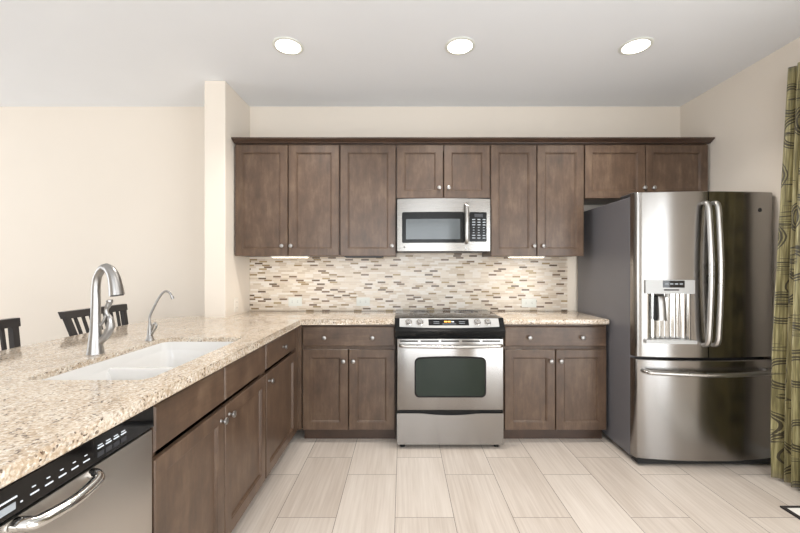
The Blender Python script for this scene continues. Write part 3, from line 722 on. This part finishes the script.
# ------------------------------------------------------------------ stools on the dining side
def make_stool():
    t = thing('bar_stool', 'dark slat-back counter stool on the dining side, behind the tall faucet', 'stool', (-2.0, 2.405, 0), 0, 'slat-back counter stools', True)
    def bx(z): return .05-.115*max(0, (z-.60)/.435)**1.0        # lean away from the counter, local x
    def hw(z): return .175+.052*max(0, (z-.60)/.435)**1.5       # the back fans out towards the top
    bm = B(); box(bm, -.02, .36, -.20, .20, .585, .635, .02, 3); obj('seat', bm, M['seat'], t, 0.6)
    bm = B(); box(bm, -.01, .35, -.19, .19, .545, .584, .004); obj('seat_frame', bm, M['espresso'], t)
    for s in (-1, 1):
        bm = B(); ring_loft(bm, [[(px_-w, s*.165-w, z), (px_+w, s*.165-w, z), (px_+w, s*.165+w, z), (px_-w, s*.165+w, z)] for px_, z, w in ((.345, .0005, .015), (.33, .5445, .020))]); obj('front_leg', bm, M['espresso'], t)
        bm = B(); ring_loft(bm, [[(px_-.013, s*y-w, z), (px_+.013, s*y-w, z), (px_+.013, s*y+w, z), (px_-.013, s*y+w, z)] for px_, y, z, w in
            [(-.03, .185, .0005, .015), (.01, .175, .30, .018)]+[(bx(z)-.03, hw(z), z, .015) for z in (.60, .70, .80, .90, 1.0)]]); obj('back_post', bm, M['espresso'], t)
        bm = B(); box(bm, .01, .33, s*.172-.010, s*.172+.010, .235, .265); obj('stretcher', bm, M['espresso'], t)
    bm = B(); box(bm, .335-.012, .335+.012, -.15, .15, .205, .24); obj('footrest', bm, M['espresso'], t)
    bm = B(); n = 10
    for i in range(n):
        pass
    ring_loft(bm, [[(bx(z)-.048-.012*(1-u*u)*0, u*(hw(z)+.020), z) , (bx(z)-.012, u*(hw(z)+.020), z), (bx(z+.042)-.012, u*(hw(z+.042)+.020), z+.042), (bx(z+.042)-.048, u*(hw(z+.042)+.020), z+.042)] for u, z in [(-1+2*i/n, .9935) for i in range(n+1)]]); obj('top_rail', bm, M['espresso'], t)
    bm = B(); ring_loft(bm, [[(bx(z)-.042, u*(hw(z)-.018), z), (bx(z)-.018, u*(hw(z)-.018), z), (bx(z+.035)-.018, u*(hw(z+.035)-.018), z+.035), (bx(z+.035)-.042, u*(hw(z+.035)-.018), z+.035)] for u, z in [(-1+2*i/n, .70) for i in range(n+1)]]); obj('lower_rail', bm, M['espresso'], t)
    for i in range(7):
        u = (i-3)/4.0; bm = B()
        ring_loft(bm, [[(bx(z)-.036, u*hw(z)-.0075, z), (bx(z)-.024, u*hw(z)-.0075, z), (bx(z)-.024, u*hw(z)+.0075, z), (bx(z)-.036, u*hw(z)+.0075, z)] for z in (.732, .82, .91, .9945)]); obj('slat', bm, M['espresso'], t)
    return t
s1 = make_stool(); s1.location = (-1.875, 2.405, 0)
s2 = copy_tree(s1); s2.location = (-1.875, 1.665, 0)
s2['label'] = 'dark slat-back counter stool cut off by the left edge of the picture'

# ------------------------------------------------------------------ outlets
def outlet(c, w, h, axis, label, double=True):
    t = thing('wall_outlet', label, 'outlet', c, 0, 'white wall outlets')
    x, y, z = c
    bm = B()
    if axis == 'y': box(bm, x-w/2, x+w/2, y-.006, y-.0002, z-h/2, z+h/2, .002, 2)
    else: box(bm, x+.0002, x+.006, y-w/2, y+w/2, z-h/2, z+h/2, .002, 2)
    pl = obj('plate', bm, M['white'] if axis == 'y' else M['ivory'], t)
    for s in (-1, 1):
        bm = B()
        if axis == 'y': box(bm, x+s*w*.20-.016, x+s*w*.20+.016, y-.0085, y-.0062, z-.014, z+.014, .002)
        else: box(bm, x+.0062, x+.0085, y-.014, y+.014, z+s*h*.20-.016, z+s*h*.20+.016, .002)
        rr = obj('receptacle', bm, M['white'] if axis == 'y' else M['ivory'], t)
        for q in (-.006, .006):
            bm = B()
            if axis == 'y': box(bm, x+s*w*.20-.005, x+s*w*.20+.003, y-.0092, y-.0086, z+q-.001, z+q+.001)
            else: box(bm, x+.0086, x+.0092, y+q-.001, y+q+.001, z+s*h*.2-.005, z+s*h*.2+.003)
            obj('slot', bm, M['slot'], rr)
YO = YB-.0092
outlet(((295.6-403)*.0088, YO, EYE-33.5*.0088), .118, .076, 'y', 'white outlet on the backsplash nearest the partition wall')
outlet(((363.3-403)*.0088, YO, EYE-33.5*.0088), .118, .076, 'y', 'white outlet on the backsplash just left of the stove')
outlet(((528.5-403)*.0088, YO, EYE-34.8*.0088), .130, .076, 'y', 'white outlet on the backsplash between stove and refrigerator')
outlet((-1.346, 3.02, EYE-37.0*.0080), .072, .115, 'x', 'pale outlet on the side face of the partition wall above counter')

# ------------------------------------------------------------------ recessed ceiling lights
def can(X, Y, label):
    t = thing('recessed_light', label, 'ceiling light', (X, Y, H), 0, 'recessed ceiling lights')
    bm = B(); lathe(bm, [(.078, -.0005), (.098, -.0005), (.098, -.004), (.092, -.007), (.078, -.006)], (X, Y, H), seg=40, loop=True)
    obj('trim_ring', bm, M['white'], t, 0.6)
    bm = B(); lathe(bm, [(.0775, -.0006), (.0775, -.004), (0, -.0045)], (X, Y, H), seg=40); obj('lens', bm, M['lamp'], t, 0.6)
    l = bpy.data.lights.new('can_lamp', 'SPOT'); l.energy = 45; l.spot_size = 2.3; l.spot_blend = 0.8; l.color = (1, .95, .88); l.shadow_soft_size = .07
    o = bpy.data.objects.new('can_lamp', l); o.parent = t; o.location = (0, 0, -.08); COL.objects.link(o)
can(0.365, 0.45, 'round white recessed ceiling light added unseen over the open floor facing the stove')  # extra can out of frame, added to brighten the peninsula fronts
can(1.490, 0.45, 'round white recessed ceiling light added unseen near the right wall')  # second unseen can, added for more light on the near floor
can(-0.735, 2.40, 'round white recessed ceiling light, leftmost of three in front of the cabinets')
can(0.365, 2.40, 'round white recessed ceiling light above the microwave and stove, middle of three')
can(1.490, 2.40, 'round white recessed ceiling light nearest the refrigerator, rightmost of three')

# ------------------------------------------------------------------ curtain, rod, mat
def curtain():
    bm = B(); uvl = bm.loops.layers.uv.new('UVMap')
    n, mz_ = 240, 44; ya, yb = 2.300, 1.86; rows = []
    for j in range(mz_+1):
        v = j/mz_; z = .018+v*(2.505-.018); row = []
        fl = 1-v
        for i in range(n+1):
            s = i/n; ph = s*2*PI*8.5
            y = ya+(yb-ya)*s + .006*math.sin(ph*2+1)*fl + .012*fl*(1-s)*math.sin(v*5)
            amp = (.022+.020*fl)*(1+.45*math.sin(s*23+v*2.0)) + .006*math.sin(v*7+s*9)*fl
            x = 2.362-.062*fl-.018*math.sin(v*PI)*(1-s) + amp*math.sin(ph+PI*.5+.7*math.sin(v*3.0+s*5)*fl)
            row.append((bm.verts.new((min(x, XR-.016), y, z)), s, v))
        rows.append(row)
    for a, b in zip(rows, rows[1:]):
        for i in range(n):
            vs = (a[i], a[i+1], b[i+1], b[i]); f = bm.faces.new([q[0] for q in vs])
            for lp, q in zip(f.loops, vs): lp[uvl].uv = (q[1]*1.1, q[2]*2.5)
    return bm
t = obj('curtain', curtain(), M['curtain'], None, 1.2)
md = t.modifiers.new('cloth', 'SOLIDIFY'); md.thickness = .003
tag(t, 'floor-length olive green satin curtain with dark ring print beside the refrigerator', 'curtain')
t = thing('curtain_rod', 'dark curtain rod on the right wall carrying the olive curtain', 'curtain rod', (2.42, 1.0, 2.46))
bm = B(); tube(bm, [(2.42, -2.7, 2.46), (2.42, 2.26, 2.46)], .008, 12); obj('pole', bm, M['rod'], t, 0.8)
for y in (-2.65, 2.20):
    bm = B(); box(bm, 2.425, XR-.0005, y-.01, y+.01, 2.445, 2.475, .002); obj('bracket', bm, M['rod'], t)
t = thing('door_mat', 'white floor mat with black border at the lower right, near the curtain', 'mat', (2.2, 1.6, 0))
bm = B(); a, b, c, d, w = 2.03, 2.40, 1.15, 2.02, .018
box(bm, a, b, c, c+w, .0004, .009); box(bm, a, b, d-w, d, .0004, .009); box(bm, a, a+w, c+w, d-w, .0004, .009); box(bm, b-w, b, c+w, d-w, .0004, .009); obj('border', bm, M['matb'], t)
bm = B(); box(bm, a+w+.0003, b-w-.0003, c+w+.0003, d-w-.0003, .0004, .008); obj('pile', bm, M['matw'], t)
